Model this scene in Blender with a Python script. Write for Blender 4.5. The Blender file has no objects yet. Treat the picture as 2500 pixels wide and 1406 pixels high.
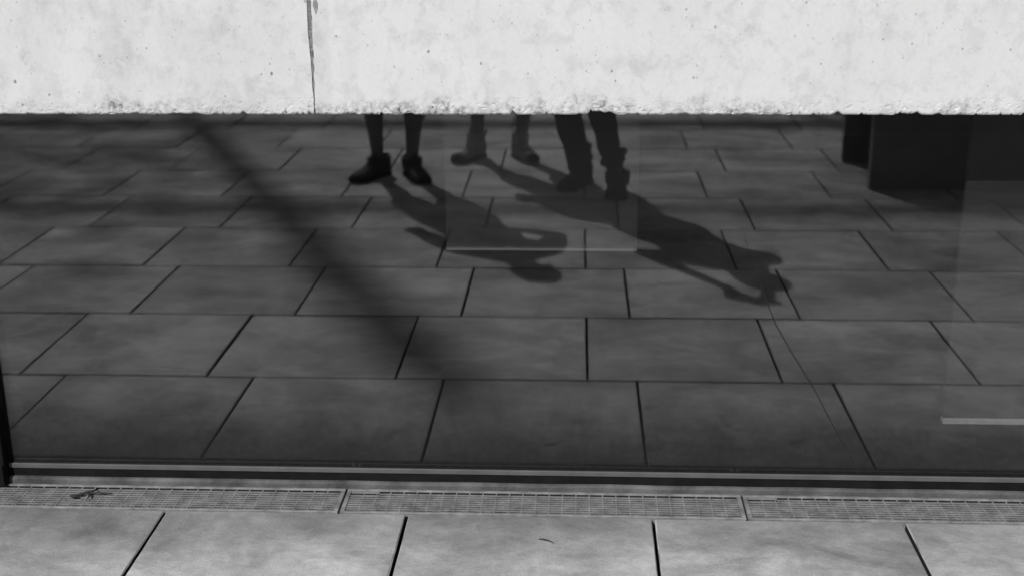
import bpy, bmesh, math, random
from mathutils import Vector, Matrix, noise

scene = bpy.context.scene
C = scene.collection
R = math.radians
random.seed(11)

# ------------------------------------------------------------------ camera
CAM_D, CAM_H = 2.9254, 1.4730
cd = bpy.data.cameras.new('camera')
cam = bpy.data.objects.new('camera', cd)
C.objects.link(cam)
cam.matrix_world = Matrix((
    (0.99870343, -0.00765523, 0.05032752, 0.0),
    (0.05026752, 0.30443552, -0.95120565, -CAM_D),
    (-0.00803979, 0.95250219, 0.30442560, CAM_H),
    (0, 0, 0, 1)))
cd.sensor_width = 36.0
cd.lens = 36.0 * 3100.0 / 2500.0
cd.clip_start = 0.02
cd.clip_end = 2000
cd.dof.use_dof = True
cd.dof.focus_distance = 3.0
cd.dof.aperture_fstop = 3.3
scene.camera = cam

# ------------------------------------------------------------------ sky, sun, exposure
SUN_E = R(42.5)
SH = Vector((0.425, 0.905))                       # way the shadows fall on the ground
w = bpy.data.worlds.new('World')
scene.world = w
w.use_nodes = True
nt = w.node_tree
nt.nodes.clear()
sky = nt.nodes.new('ShaderNodeTexSky')
sky.sky_type = 'NISHITA'
sky.sun_disc = False
sky.sun_elevation = SUN_E
sky.sun_rotation = math.atan2(-SH.x, -SH.y)
bw = nt.nodes.new('ShaderNodeRGBToBW')            # the photograph is black and white
bg = nt.nodes.new('ShaderNodeBackground')
bg.inputs['Strength'].default_value = 0.07
wo = nt.nodes.new('ShaderNodeOutputWorld')
nt.links.new(sky.outputs[0], bw.inputs[0])
nt.links.new(bw.outputs[0], bg.inputs['Color'])
nt.links.new(bg.outputs[0], wo.inputs['Surface'])

sd = bpy.data.lights.new('sun', 'SUN')
sd.energy = 4.0
sd.angle = R(0.53)
sun = bpy.data.objects.new('sun', sd)
C.objects.link(sun)
ld = Vector((SH.x * math.cos(SUN_E), SH.y * math.cos(SUN_E), -math.sin(SUN_E)))
sun.rotation_euler = ld.to_track_quat('-Z', 'Y').to_euler()
sun.location = (-6, -12, 14)

vs = scene.view_settings
vs.view_transform = 'Standard'
vs.look = 'None'
vs.exposure = 0.0
vs.gamma = 1.0
vs.use_curve_mapping = False
scene.render.engine = 'CYCLES'
scene.cycles.caustics_reflective = False
scene.cycles.caustics_refractive = False
scene.cycles.max_bounces = 10
scene.cycles.transparent_max_bounces = 16

# ------------------------------------------------------------------ materials
def mat(name, v=0.3, rough=0.8, metal=0.0, spec=0.3, var=0.0, scale=8.0, bump=0.0, bscale=60.0, rnd=0.0, detail=6.0):
    """grey procedural surface: mottled value, fine relief"""
    m = bpy.data.materials.new(name)
    m.use_nodes = True
    t = m.node_tree
    b = t.nodes['Principled BSDF']
    b.inputs['Roughness'].default_value = rough
    b.inputs['Metallic'].default_value = metal
    b.inputs['Specular IOR Level'].default_value = spec
    co = t.nodes.new('ShaderNodeTexCoord')
    nz = t.nodes.new('ShaderNodeTexNoise')
    nz.inputs['Scale'].default_value = scale
    nz.inputs['Detail'].default_value = detail
    nz.inputs['Roughness'].default_value = 0.6
    t.links.new(co.outputs['Object'], nz.inputs['Vector'])
    mr = t.nodes.new('ShaderNodeMapRange')
    mr.inputs['From Min'].default_value = 0.3
    mr.inputs['From Max'].default_value = 0.7
    mr.inputs['To Min'].default_value = v * (1 - var)
    mr.inputs['To Max'].default_value = v * (1 + var)
    t.links.new(nz.outputs['Fac'], mr.inputs['Value'])
    out = mr.outputs['Result']
    cc = t.nodes.new('ShaderNodeCombineColor')
    for i in range(3):
        t.links.new(out, cc.inputs[i])
    t.links.new(cc.outputs[0], b.inputs['Base Color'])
    if bump:
        n2 = t.nodes.new('ShaderNodeTexNoise')
        n2.inputs['Scale'].default_value = bscale
        n2.inputs['Detail'].default_value = 5
        t.links.new(co.outputs['Object'], n2.inputs['Vector'])
        bp = t.nodes.new('ShaderNodeBump')
        bp.inputs['Strength'].default_value = bump
        bp.inputs['Distance'].default_value = 0.01
        t.links.new(n2.outputs['Fac'], bp.inputs['Height'])
        t.links.new(bp.outputs[0], b.inputs['Normal'])
    return m

class NT:
    """small helper for longer node trees"""
    def __init__(s, m):
        s.t = m.node_tree
        s.b = s.t.nodes['Principled BSDF']
    def n(s, kind, **kw):
        x = s.t.nodes.new(kind)
        for k, v in kw.items():
            setattr(x, k, v)
        return x
    def l(s, a, b):
        s.t.links.new(a, b)
    def math(s, op, a, b=None, clamp=False):
        x = s.t.nodes.new('ShaderNodeMath')
        x.operation = op
        x.use_clamp = clamp
        for i, v in enumerate((a, b)):
            if v is None:
                continue
            if isinstance(v, (int, float)):
                x.inputs[i].default_value = v
            else:
                s.l(v, x.inputs[i])
        return x.outputs[0]
    def noise(s, vec, scale, detail=5, rough=0.6, dist=0.0):
        x = s.t.nodes.new('ShaderNodeTexNoise')
        x.inputs['Scale'].default_value = scale
        x.inputs['Detail'].default_value = detail
        x.inputs['Roughness'].default_value = rough
        x.inputs['Distortion'].default_value = dist
        s.l(vec, x.inputs['Vector'])
        return x.outputs['Fac']
    def ramp(s, v, a, b, lo, hi, smooth=False):
        x = s.t.nodes.new('ShaderNodeMapRange')
        if smooth:
            x.interpolation_type = 'SMOOTHSTEP'
        x.inputs['From Min'].default_value = a
        x.inputs['From Max'].default_value = b
        x.inputs['To Min'].default_value = lo
        x.inputs['To Max'].default_value = hi
        s.l(v, x.inputs['Value'])
        return x.outputs['Result']
    def scaled(s, vec, sc):
        x = s.t.nodes.new('ShaderNodeMapping')
        x.inputs['Scale'].default_value = sc
        s.l(vec, x.inputs['Vector'])
        return x.outputs[0]
    def grey(s, v, sock):
        cc = s.t.nodes.new('ShaderNodeCombineColor')
        for i in range(3):
            s.l(v, cc.inputs[i])
        s.l(cc.outputs[0], sock)

def paver_material():
    m = bpy.data.materials.new('paver_stone')
    m.use_nodes = True
    k = NT(m)
    k.b.inputs['Roughness'].default_value = 0.75
    k.b.inputs['Specular IOR Level'].default_value = 0.25
    geo = k.n('ShaderNodeNewGeometry')
    oi = k.n('ShaderNodeObjectInfo')
    pos = geo.outputs['Position']
    # each slab gets its own slice of the stain pattern
    add = k.n('ShaderNodeVectorMath', operation='ADD')
    cmb = k.n('ShaderNodeCombineXYZ')
    k.l(k.math('MULTIPLY', oi.outputs['Random'], 40.0), cmb.inputs['Z'])
    k.l(pos, add.inputs[0]); k.l(cmb.outputs[0], add.inputs[1])
    v = add.outputs[0]
    st = k.scaled(v, (0.8, 1.15, 1.0))
    cloud = k.noise(st, 4.0, 8, 0.66, 0.5)
    big = k.noise(k.scaled(pos, (0.6, 1.2, 1)), 1.7, 3, 0.5)
    streak = k.noise(k.scaled(v, (1.0, 1.5, 1)), 19.0, 6, 0.7, 0.6)
    grit = k.noise(v, 330.0, 2, 0.7)
    fine = k.noise(v, 170.0, 3, 0.6)
    val = k.ramp(cloud, 0.28, 0.72, 0.54, 1.42)
    val = k.math('MULTIPLY', val, k.ramp(big, 0.3, 0.7, 0.78, 1.20))
    val = k.math('MULTIPLY', val, k.math('MULTIPLY', k.ramp(streak, 0.3, 0.7, 0.82, 1.14), k.ramp(grit, 0.3, 0.7, 0.86, 1.12)))
    val = k.math('MULTIPLY', val, k.ramp(fine, 0.3, 0.7, 0.93, 1.06))
    val = k.math('MULTIPLY', val, k.ramp(oi.outputs['Random'], 0, 1, 0.86, 1.10))
    # shade along the drain painted into the slab colour, ragged
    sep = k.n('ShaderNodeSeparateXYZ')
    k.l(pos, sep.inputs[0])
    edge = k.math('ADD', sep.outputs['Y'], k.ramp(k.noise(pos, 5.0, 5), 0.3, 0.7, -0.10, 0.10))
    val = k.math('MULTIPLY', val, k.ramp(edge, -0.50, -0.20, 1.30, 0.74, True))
    # small dark spots
    vo = k.n('ShaderNodeTexVoronoi')
    vo.inputs['Scale'].default_value = 13.0
    k.l(v, vo.inputs['Vector'])
    val = k.math('MULTIPLY', val, k.ramp(vo.outputs['Distance'], 0.03, 0.06, 0.75, 1.0))
    val = k.math('MULTIPLY', val, 0.365)
    k.grey(val, k.b.inputs['Base Color'])
    bp = k.n('ShaderNodeBump')
    bp.inputs['Strength'].default_value = 0.25
    bp.inputs['Distance'].default_value = 0.004
    k.l(k.math('ADD', fine, k.math('MULTIPLY', streak, 0.7)), bp.inputs['Height'])
    k.l(bp.outputs[0], k.b.inputs['Normal'])
    return m

def concrete_material():
    m = bpy.data.materials.new('cast_concrete')
    m.use_nodes = True
    k = NT(m)
    k.b.inputs['Roughness'].default_value = 0.85
    k.b.inputs['Specular IOR Level'].default_value = 0.2
    geo = k.n('ShaderNodeNewGeometry')
    pos = geo.outputs['Position']
    sep = k.n('ShaderNodeSeparateXYZ')
    k.l(pos, sep.inputs[0])
    X, Z = sep.outputs['X'], sep.outputs['Z']
    big = k.noise(pos, 3.0, 4, 0.55)
    mid = k.noise(pos, 17.0, 6, 0.66, 0.3)
    fine = k.noise(pos, 120.0, 4, 0.6)
    val = k.ramp(big, 0.3, 0.7, 0.95, 1.04)
    val = k.math('MULTIPLY', val, k.ramp(mid, 0.50, 0.70, 1.0, 0.83))
    val = k.math('MULTIPLY', val, k.ramp(fine, 0.3, 0.7, 0.965, 1.02))
    smudge = k.noise(k.scaled(pos, (1, 1, 0.8)), 42.0, 5, 0.7, 0.8)
    val = k.math('MULTIPLY', val, k.ramp(smudge, 0.56, 0.72, 1.0, 0.86))
    # vertical rain marks
    rain = k.noise(k.scaled(pos, (14, 14, 1.2)), 1.0, 4, 0.55)
    val = k.math('MULTIPLY', val, k.ramp(rain, 0.55, 0.78, 1.0, 0.90))
    # left of the joint is greyer and more mottled
    blot = k.noise(k.scaled(pos, (1, 1, 0.6)), 9.0, 5, 0.6)
    leftness = k.ramp(X, -1.15, -0.35, 1.0, 0.0, True)
    val = k.math('SUBTRACT', val, k.math('MULTIPLY', leftness, k.ramp(blot, 0.42, 0.70, 0.0, 0.17)))
    # blow holes: sparse dark dots of uneven size
    for sc, th, amt in ((24.0, 0.12, 0.6), (13.0, 0.06, 0.65), (46.0, 0.17, 0.45), (75.0, 0.20, 0.3)):
        vo = k.n('ShaderNodeTexVoronoi')
        vo.inputs['Scale'].default_value = sc
        k.l(k.scaled(pos, (1, 0.02, 0.8)), vo.inputs['Vector'])
        vc = k.n('ShaderNodeSeparateColor')
        k.l(vo.outputs['Color'], vc.inputs[0])
        size = k.ramp(vc.outputs[0], 0.5, 1.0, 0.0, th)
        d = k.math('DIVIDE', vo.outputs['Distance'], k.math('MAXIMUM', size, 0.002))
        val = k.math('MULTIPLY', val, k.ramp(d, 0.5, 1.1, 1.0 - amt, 1.0, True))
    # grubby rim above the broken lower edge
    rag = k.math('ADD', Z, k.ramp(k.noise(pos, 26.0, 5), 0.3, 0.7, -0.022, 0.022))
    rim = k.ramp(rag, 0.975, 1.012, 1.0, 0.0, True)
    grub = k.ramp(k.noise(pos, 55.0, 5, 0.7), 0.42, 0.66, 0.0, 1.0)
    patch = k.ramp(k.noise(pos, 3.4, 2), 0.42, 0.60, 0.15, 1.0)
    val = k.math('SUBTRACT', val, k.math('MULTIPLY', k.math('MULTIPLY', rim, grub), k.math('MULTIPLY', patch, 0.85)))
    # damp streak right of the joint
    dx = k.math('ABSOLUTE', k.math('ADD', X, 0.578))
    val = k.math('SUBTRACT', val, k.math('MULTIPLY', k.ramp(dx, 0.010, 0.026, 0.10, 0.0, True), k.ramp(mid, 0.35, 0.6, 0.5, 1.0)))
    val = k.math('MULTIPLY', val, 0.625)
    k.grey(val, k.b.inputs['Base Color'])
    bp = k.n('ShaderNodeBump')
    bp.inputs['Strength'].default_value = 0.10
    bp.inputs['Distance'].default_value = 0.003
    k.l(k.math('ADD', fine, mid), bp.inputs['Height'])
    k.l(bp.outputs[0], k.b.inputs['Normal'])
    return m

def glass_material(name, refl, tint, rough=0.0, dirt=0.0):
    """coated pane: mirrors part of the light, lets the rest through, tinted; splashed dirt low down"""
    m = bpy.data.materials.new(name)
    m.use_nodes = True
    k = NT(m)
    t = k.t
    o = t.nodes['Material Output']
    t.nodes.remove(k.b)
    mx = t.nodes.new('ShaderNodeMixShader')
    g = t.nodes.new('ShaderNodeBsdfGlossy')
    g.inputs['Roughness'].default_value = rough
    g.inputs['Color'].default_value = (1, 1, 1, 1)
    tr = t.nodes.new('ShaderNodeBsdfTransparent')
    tr.inputs['Color'].default_value = (tint, tint, tint, 1)
    mx.inputs[0].default_value = refl
    t.links.new(tr.outputs[0], mx.inputs[1])
    t.links.new(g.outputs[0], mx.inputs[2])
    res = mx.outputs[0]
    if dirt:
        pos = k.n('ShaderNodeNewGeometry').outputs['Position']
        sep = k.n('ShaderNodeSeparateXYZ')
        k.l(pos, sep.inputs[0])
        rag = k.math('ADD', sep.outputs['Z'], k.ramp(k.noise(pos, 7.0, 5, 0.6), 0.3, 0.7, -0.05, 0.05))
        low = k.ramp(rag, 0.04, 0.30, 1.0, 0.0, True)
        spl = k.ramp(k.noise(pos, 45.0, 6, 0.7), 0.35, 0.7, 0.55, 1.0)
        film = k.ramp(k.noise(k.scaled(pos, (1.5, 1, 0.5)), 3.0, 4, 0.6), 0.35, 0.7, 0.03, 0.14)
        fac = k.math('ADD', k.math('MULTIPLY', k.math('MULTIPLY', low, spl), dirt), film)
        df = t.nodes.new('ShaderNodeBsdfDiffuse')
        df.inputs['Color'].default_value = (0.02, 0.02, 0.02, 1)
        m2 = t.nodes.new('ShaderNodeMixShader')
        k.l(fac, m2.inputs[0])
        k.l(res, m2.inputs[1])
        k.l(df.outputs[0], m2.inputs[2])
        res = m2.outputs[0]
    t.links.new(res, o.inputs['Surface'])
    return m

def far_paving_material():
    m = bpy.data.materials.new('far_paving')
    m.use_nodes = True
    k = NT(m)
    k.b.inputs['Roughness'].default_value = 0.8
    geo = k.n('ShaderNodeNewGeometry')
    br = k.n('ShaderNodeTexBrick')
    br.offset = 0.25
    br.inputs['Scale'].default_value = 1.0
    br.inputs['Brick Width'].default_value = 0.6
    br.inputs['Row Height'].default_value = 0.5966
    br.inputs['Mortar Size'].default_value = 0.006
    br.inputs['Color1'].default_value = (0.28,) * 3 + (1,)
    br.inputs['Color2'].default_value = (0.33,) * 3 + (1,)
    br.inputs['Mortar'].default_value = (0.03,) * 3 + (1,)
    k.l(geo.outputs['Position'], br.inputs['Vector'])
    k.l(br.outputs['Color'], k.b.inputs['Base Color'])
    return m

M = dict(
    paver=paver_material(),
    far=far_paving_material(),
    concrete=concrete_material(),
    bed=mat('joint_bed', 0.018, 0.95, var=0.4, scale=40),
    arris=mat('worn_arris', 0.34, 0.9, var=0.55, scale=14),
    mortar=mat('joint_mortar', 0.20, 0.9, var=0.35, scale=60, bump=0.4, bscale=200),
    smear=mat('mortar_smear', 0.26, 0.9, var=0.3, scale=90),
    ledge=mat('ledge_cement', 0.095, 0.85, var=0.6, scale=9, bump=0.3, bscale=150),
    rail=mat('anodised_rail', 0.10, 0.55, metal=0.0, spec=0.4, var=0.18, scale=14),
    gasket=mat('black_gasket', 0.010, 0.8, spec=0.1, var=0.3, scale=20),
    mullion=mat('dark_mullion', 0.008, 0.6, spec=0.15, var=0.2, scale=10),
    galv=mat('galvanised_steel', 0.20, 0.6, metal=0.0, spec=0.4, var=0.4, scale=24, bump=0.15, bscale=200),
    debris=mat('drain_silt', 0.10, 0.95, var=0.45, scale=70, bump=0.8, bscale=180),
    channel=mat('drain_channel', 0.02, 0.9, var=0.3, scale=20),
    glass=glass_material('coated_glass', 0.084, 0.86, 0.012, 0.0),
    dirt_glass=glass_material('splashed_glass', 0.084, 0.86, 0.012, 0.60),
    glass_in=glass_material('inner_glass', 0.034, 0.86),
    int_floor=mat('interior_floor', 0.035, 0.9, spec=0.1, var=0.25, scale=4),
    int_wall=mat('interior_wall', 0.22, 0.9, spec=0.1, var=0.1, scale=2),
    board=mat('board_face', 0.085, 0.7, spec=0.1, var=0.1, scale=5),
    board_pale=mat('pale_board_face', 0.25, 0.7, spec=0.1, var=0.1, scale=5),
    lip_soft=mat('dull_board_lip', 0.40, 0.5, var=0.06, scale=20),
    lip=mat('board_lip', 0.80, 0.5, var=0.06, scale=20),
    bench=mat('bench_slab', 0.17, 0.8, spec=0.15, var=0.2, scale=9, bump=0.2, bscale=80),
    skin=mat('skin', 0.16, 0.55, spec=0.3, var=0.1, scale=30, bump=0.05, bscale=250),
    hair=mat('hair', 0.02, 0.6, var=0.4, scale=60, bump=0.5, bscale=150),
    eye=mat('eye', 0.02, 0.2, spec=0.5),
    cloth_dark=mat('dark_cloth', 0.05, 0.9, spec=0.1, var=0.3, scale=30, bump=0.3, bscale=300),
    cloth_mid=mat('mid_cloth', 0.16, 0.9, spec=0.1, var=0.2, scale=20, bump=0.3, bscale=300),
    cloth_light=mat('light_cloth', 0.45, 0.9, spec=0.1, var=0.1, scale=20, bump=0.3, bscale=300),
    shoe_dark=mat('dark_shoe', 0.05, 0.7, spec=0.2, var=0.35, scale=40, bump=0.3, bscale=260),
    shoe_grey=mat('grey_trainer', 0.32, 0.8, spec=0.2, var=0.35, scale=35, bump=0.3, bscale=260),
    sole_dark=mat('dark_sole', 0.012, 0.85, spec=0.15, var=0.3, scale=30),
    sole_grey=mat('grey_sole', 0.09, 0.8, spec=0.15, var=0.3, scale=30),
    toe=mat('toe_bumper', 0.02, 0.7, spec=0.2, var=0.2, scale=30),
    white=mat('toe_highlight_white', 0.75, 0.6, var=0.1, scale=30),
    lace_dark=mat('dark_lace', 0.03, 0.9, var=0.2, scale=60),
    lace=mat('light_lace', 0.35, 0.9, var=0.2, scale=60),
    steel=mat('painted_steel', 0.12, 0.5, metal=0.3, var=0.15, scale=6),
    lamp=mat('lamp_cover', 0.5, 0.3, var=0.05, scale=6),
    black=mat('black_plastic', 0.02, 0.45, spec=0.4, var=0.15, scale=30),
    cable=mat('thin_cable', 0.02, 0.7, var=0.2, scale=30),
    leaf=mat('foliage', 0.07, 0.7, var=0.3, scale=3),
    twig=mat('dead_twig', 0.035, 0.9, var=0.4, scale=80),
)

# ------------------------------------------------------------------ object helpers
def mesh_from(bm, name, smooth=False):
    me = bpy.data.meshes.new(name)
    bmesh.ops.recalc_face_normals(bm, faces=bm.faces)
    bm.to_mesh(me)
    bm.free()
    if smooth:
        me.polygons.foreach_set('use_smooth', [True] * len(me.polygons))
    return me

def obj(name, bm, m, parent=None, loc=(0, 0, 0), smooth=False):
    me = bm if isinstance(bm, bpy.types.Mesh) else mesh_from(bm, name, smooth)
    if m is not None:
        me.materials.clear()
        me.materials.append(m)
    o = bpy.data.objects.new(name, me)
    C.objects.link(o)
    o.location = loc
    if parent:
        o.parent = parent
    return o

def tag(o, label=None, cat=None, group=None, kind=None):
    for k, v in (('label', label), ('category', cat), ('group', group), ('kind', kind)):
        if v:
            o[k] = v
    return o

def thing(name, label, cat, loc=(0, 0, 0), group=None):
    o = bpy.data.objects.new(name, None)
    o.empty_display_size = 0.1
    C.objects.link(o)
    o.location = loc
    return tag(o, label, cat, group)

def box(bm, x0, x1, y0, y1, z0, z1, bevel=0.0, seg=2):
    r = bmesh.ops.create_cube(bm, size=1.0)
    vs_ = r['verts']
    for v in vs_:
        v.co.x = x0 if v.co.x < 0 else x1
        v.co.y = y0 if v.co.y < 0 else y1
        v.co.z = z0 if v.co.z < 0 else z1
    if bevel:
        es = list({e for v in vs_ for e in v.link_edges})
        bmesh.ops.bevel(bm, geom=es, offset=bevel, segments=seg, affect='EDGES', profile=0.5)
    return bm

def boxm(*a, **k):
    return box(bmesh.new(), *a, **k)

def cap(bm, p0, r0, p1, r1, seg=14):
    """tapered limb with rounded ends"""
    p0, p1 = Vector(p0), Vector(p1)
    d = p1 - p0
    for p, r in ((p0, r0), (p1, r1)):
        bmesh.ops.create_icosphere(bm, subdivisions=2, radius=r, matrix=Matrix.Translation(p))
    if d.length > 1e-5:
        q = d.to_track_quat('Z', 'Y').to_matrix().to_4x4()
        bmesh.ops.create_cone(bm, cap_ends=True, segments=seg, radius1=r0, radius2=r1, depth=d.length,
                              matrix=Matrix.Translation((p0 + p1) / 2) @ q)

def ell(bm, p, r, rot=None):
    mt = Matrix.Translation(Vector(p))
    if rot is not None:
        mt = mt @ rot
    mt = mt @ Matrix.Diagonal((r[0], r[1], r[2], 1))
    bmesh.ops.create_icosphere(bm, subdivisions=3, radius=1.0, matrix=mt)

def fuse(bm, name, voxel, smooth=4, fac=0.5):
    """merge overlapping volumes into one continuous skin"""
    me = mesh_from(bm, name)
    o = bpy.data.objects.new(name, me)
    C.objects.link(o)
    md = o.modifiers.new('r', 'REMESH')
    md.mode = 'VOXEL'
    md.voxel_size = voxel
    if smooth:
        ms = o.modifiers.new('s', 'SMOOTH')
        ms.iterations = smooth
        ms.factor = fac
    dg = bpy.context.evaluated_depsgraph_get()
    out = bpy.data.meshes.new_from_object(o.evaluated_get(dg))
    bpy.data.objects.remove(o)
    bpy.data.meshes.remove(me)
    out.name = name
    out.polygons.foreach_set('use_smooth', [True] * len(out.polygons))
    return out

def tube(bm, pts, r, seg=8):
    rings = []
    n = len(pts)
    for i, p in enumerate(pts):
        p = Vector(p)
        d = (Vector(pts[min(i + 1, n - 1)]) - Vector(pts[max(i - 1, 0)])).normalized()
        q = d.to_track_quat('Z', 'Y')
        rr = r[i] if isinstance(r, (list, tuple)) else r
        rings.append([bm.verts.new(p + q @ Vector((rr * math.cos(a), rr * math.sin(a), 0)))
                      for a in [2 * math.pi * j / seg for j in range(seg)]])
    for a, b in zip(rings, rings[1:]):
        for j in range(seg):
            bm.faces.new((a[j], a[(j + 1) % seg], b[(j + 1) % seg], b[j]))
    bm.faces.new(rings[0][::-1])
    bm.faces.new(rings[-1])
    return bm

# ================================================================== SETTING
# ground: one sheet to the horizon, the slabs near the window are built on it
g = bmesh.new()
S = 900.0
vv = [g.verts.new(c) for c in ((-S, -S, -0.05), (S, -S, -0.05), (S, 0.0, -0.05), (-S, 0.0, -0.05))]
g.faces.new(vv)
ground = tag(obj('plaza_ground', g, M['bed']), kind='structure')

ROW, WID, Y1 = 0.5966, 0.6, -0.1432
NROW = 11
XL, XR = -4.9, 4.9
# beyond the built slabs the same paving goes on as a sheet
g = bmesh.new()
yb = Y1 - NROW * ROW - 0.004
for a in (((-S, -S), (S, yb)), ((-S, yb), (XL - 0.35, Y1)), ((XR + 0.35, yb), (S, Y1))):
    (x0, y0), (x1, y1) = a
    g.faces.new([g.verts.new(c) for c in ((x0, y0, -0.002), (x1, y0, -0.002), (x1, y1, -0.002), (x0, y1, -0.002))])
tag(obj('far_paving', g, M['far']), kind='structure')

def paver_mesh(seed):
    """one square slab with slightly worn, chipped arrises"""
    rn = random.Random(seed)
    hx, hy, n = (WID - 0.0075) / 2, (ROW - 0.009) / 2, 14
    per = []
    for s in range(4):
        for i in range(n):
            t = -1 + 2 * i / n
            per.append(((t, -1), (1, t), (-t, 1), (-1, -t))[s])
    wob = [abs(rn.gauss(0, 0.0003)) for _ in per]
    for _ in range(rn.randint(1, 4)):
        c = rn.randrange(len(per))
        wob[c] += rn.uniform(0.001, 0.003)
        wob[(c + 1) % len(per)] += rn.uniform(0.0005, 0.002)
    b = bmesh.new()
    rings = []
    for ins, z in ((0.0, -0.045), (0.0, -0.003), (0.0022, 0.0)):
        ring = []
        for (px, py), w_ in zip(per, wob):
            i_ = ins + (w_ * 1.2 if z >= 0 else w_ * 0.2)
            ring.append(b.verts.new((px * hx - math.copysign(i_, px) * (abs(px) > 0.999), py * hy - math.copysign(i_, py) * (abs(py) > 0.999), z)))
        rings.append(ring)
    N = len(per)
    for a, c in zip(rings, rings[1:]):
        for j in range(N):
            f = b.faces.new((a[j], a[(j + 1) % N], c[(j + 1) % N], c[j]))
            f.material_index = 1 if a is rings[0] else 2      # dirty joint sides, pale worn arris
    b.faces.new(rings[-1])
    return mesh_from(b, 'paver')

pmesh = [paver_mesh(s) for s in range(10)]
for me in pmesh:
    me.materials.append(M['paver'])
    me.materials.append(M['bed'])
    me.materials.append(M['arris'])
rp = random.Random(5)
for r_ in range(NROW):
    off = 0.191 if r_ % 2 == 0 else 0.038
    yc = Y1 - ROW * (r_ + 0.5)
    i0 = math.floor((XL - off) / WID)
    i1 = math.ceil((XR - off) / WID)
    for i in range(i0, i1):
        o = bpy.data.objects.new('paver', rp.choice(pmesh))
        C.objects.link(o)
        o.parent = ground
        o.location = (off + WID * (i + 0.5), yc, rp.uniform(-0.0015, 0.001))
        o.rotation_euler = (rp.gauss(0, 0.0010), rp.gauss(0, 0.0010), rp.choice((0, math.pi)) + rp.gauss(0, 0.0010))

# ------------------------------------------------------------------ concrete wall over the window
WALL_Y, WALL_Z, WALL_T = -0.055, 0.9675, 3.4
def wall_panel(x0, x1, jx0, jx1, seed):
    """precast panel; the visible stretch of the lower edge is broken and pitted"""
    b = bmesh.new()
    xs = []
    x = x0
    while x < x1 - 1e-6:
        xs.append(x)
        x += 0.0035 if (-1.75 < x < 1.5) else 0.05
    xs.append(x1)
    zs = [i * 0.003 for i in range(16)] + [0.052, 0.058, *[0.064 + 0.006 * i for i in range(46)], 0.5, 1.0, WALL_T - WALL_Z]
    so = Vector((seed * 7.3, 0, 0))
    grid = []
    for x in xs:
        n1 = noise.noise(Vector((x * 38, 1.7, 0)) + so)
        n2 = noise.noise(Vector((x * 130, 4.2, 0)) + so)
        n3 = noise.noise(Vector((x * 3.0, 9.2, 0)) + so)
        jag = max(0.0, n1 * 1.0 - 0.12) * 0.012 + max(0.0, n2 - 0.2) * 0.012
        jag *= 0.55 + 0.9 * max(0.0, 0.4 + n3)
        jag += 0.0012 * noise.noise(Vector((x * 9, 0, 3)))
        col = []
        for z in zs:
            zz = z + jag * max(0.0, 1 - z / 0.04)
            near = max(0.0, 1 - z / (0.036 + 0.022 * n3))
            c1 = noise.noise(Vector((x * 70, z * 95, 2.0)) + so)
            c2 = noise.noise(Vector((x * 160, z * 180, 7.0)) + so)
            pit = max(0.0, c1 - 0.28) * 0.005 + max(0.0, c2 - 0.30) * 0.006
            dy = pit * near ** 0.6 if near > 0 else 0.0
            dy += 0.003 * max(0.0, 1 - z / 0.005) ** 2          # worn arris
            dx = 0.0
            dj = min(abs(x - jx0), abs(x - jx1))
            if dj < 0.03:                                        # ragged edges of the joint
                sg = -1 if abs(x - jx1) < abs(x - jx0) else 1
                dx = (1 - dj / 0.03) * (sg * 0.015 * max(0.0, z - 0.03) + 0.0022 * noise.noise(Vector((z * 60, 3.3, seed))) + 0.0010 * noise.noise(Vector((z * 190, 8.3, seed))))
            col.append(b.verts.new((x + dx, WALL_Y + dy, WALL_Z + zz)))
        grid.append(col)
    for a, c in zip(grid, grid[1:]):
        for j in range(len(zs) - 1):
            b.faces.new((a[j], c[j], c[j + 1], a[j + 1]))
    # underside, back, top and ends
    by = 0.30
    back0 = [b.verts.new((col[0].co.x, by, WALL_Z + 0.004)) for col in grid]
    back1 = [b.verts.new((col[-1].co.x, by, WALL_T)) for col in grid]
    for i in range(len(grid) - 1):
        b.faces.new((grid[i][0], back0[i], back0[i + 1], grid[i + 1][0]))
        b.faces.new((back0[i], back1[i], back1[i + 1], back0[i + 1]))
        b.faces.new((back1[i], grid[i][-1], grid[i + 1][-1], back1[i + 1]))
    b.faces.new([*grid[0], back1[0], back0[0]])
    b.faces.new([*grid[-1][::-1], back0[-1], back1[-1]])
    return b

wall = thing('concrete_wall', 'sunlit pale concrete wall with rough broken lower edge above the dark window', 'wall', (0, 0, 0))
JX = -0.6010
o = obj('wall_panel', wall_panel(-5.2, JX - 0.0022, 99, JX - 0.0022, 1), M['concrete'], wall)
o['label'] = 'left concrete panel, greyer and blotchy, with dark chips along its lower edge'
o = obj('wall_panel', wall_panel(JX + 0.0020, 5.2, JX + 0.0020, 99, 2), M['concrete'], wall)
o['label'] = 'right concrete panel, pale with small dark blow holes'
b = bmesh.new()
zs = [WALL_Z + 0.012 + i * 0.02 for i in range(60)]
for a, z in enumerate(zs[:-1]):
    d0 = WALL_Y + 0.0014 + 0.0005 * noise.noise(Vector((z * 40, 0, 0)))
    box(b, JX - 0.012, JX + 0.012, d0, d0 + 0.02, z + 0.0001 * a, z + 0.0202)
obj('joint_mortar', b, M['mortar'], wall)
b = bmesh.new()                                            # mortar smear beside the joint
sm = [(0.0, -0.020), (0.0045, -0.008), (0.0055, 0.004), (0.0010, 0.016), (-0.0045, 0.008), (-0.0060, -0.002), (-0.0028, -0.012)]
f0 = [b.verts.new((x - 0.5868, WALL_Y - 0.0010, 1.214 + z)) for x, z in sm]
f1 = [b.verts.new((x * 1.25 - 0.5868, WALL_Y + 0.004, 1.214 + z * 1.15)) for x, z in sm]
b.faces.new(f0)
for i in range(len(sm)):
    j = (i + 1) % len(sm)
    b.faces.new((f0[i], f0[j], f1[j], f1[i]))
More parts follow.
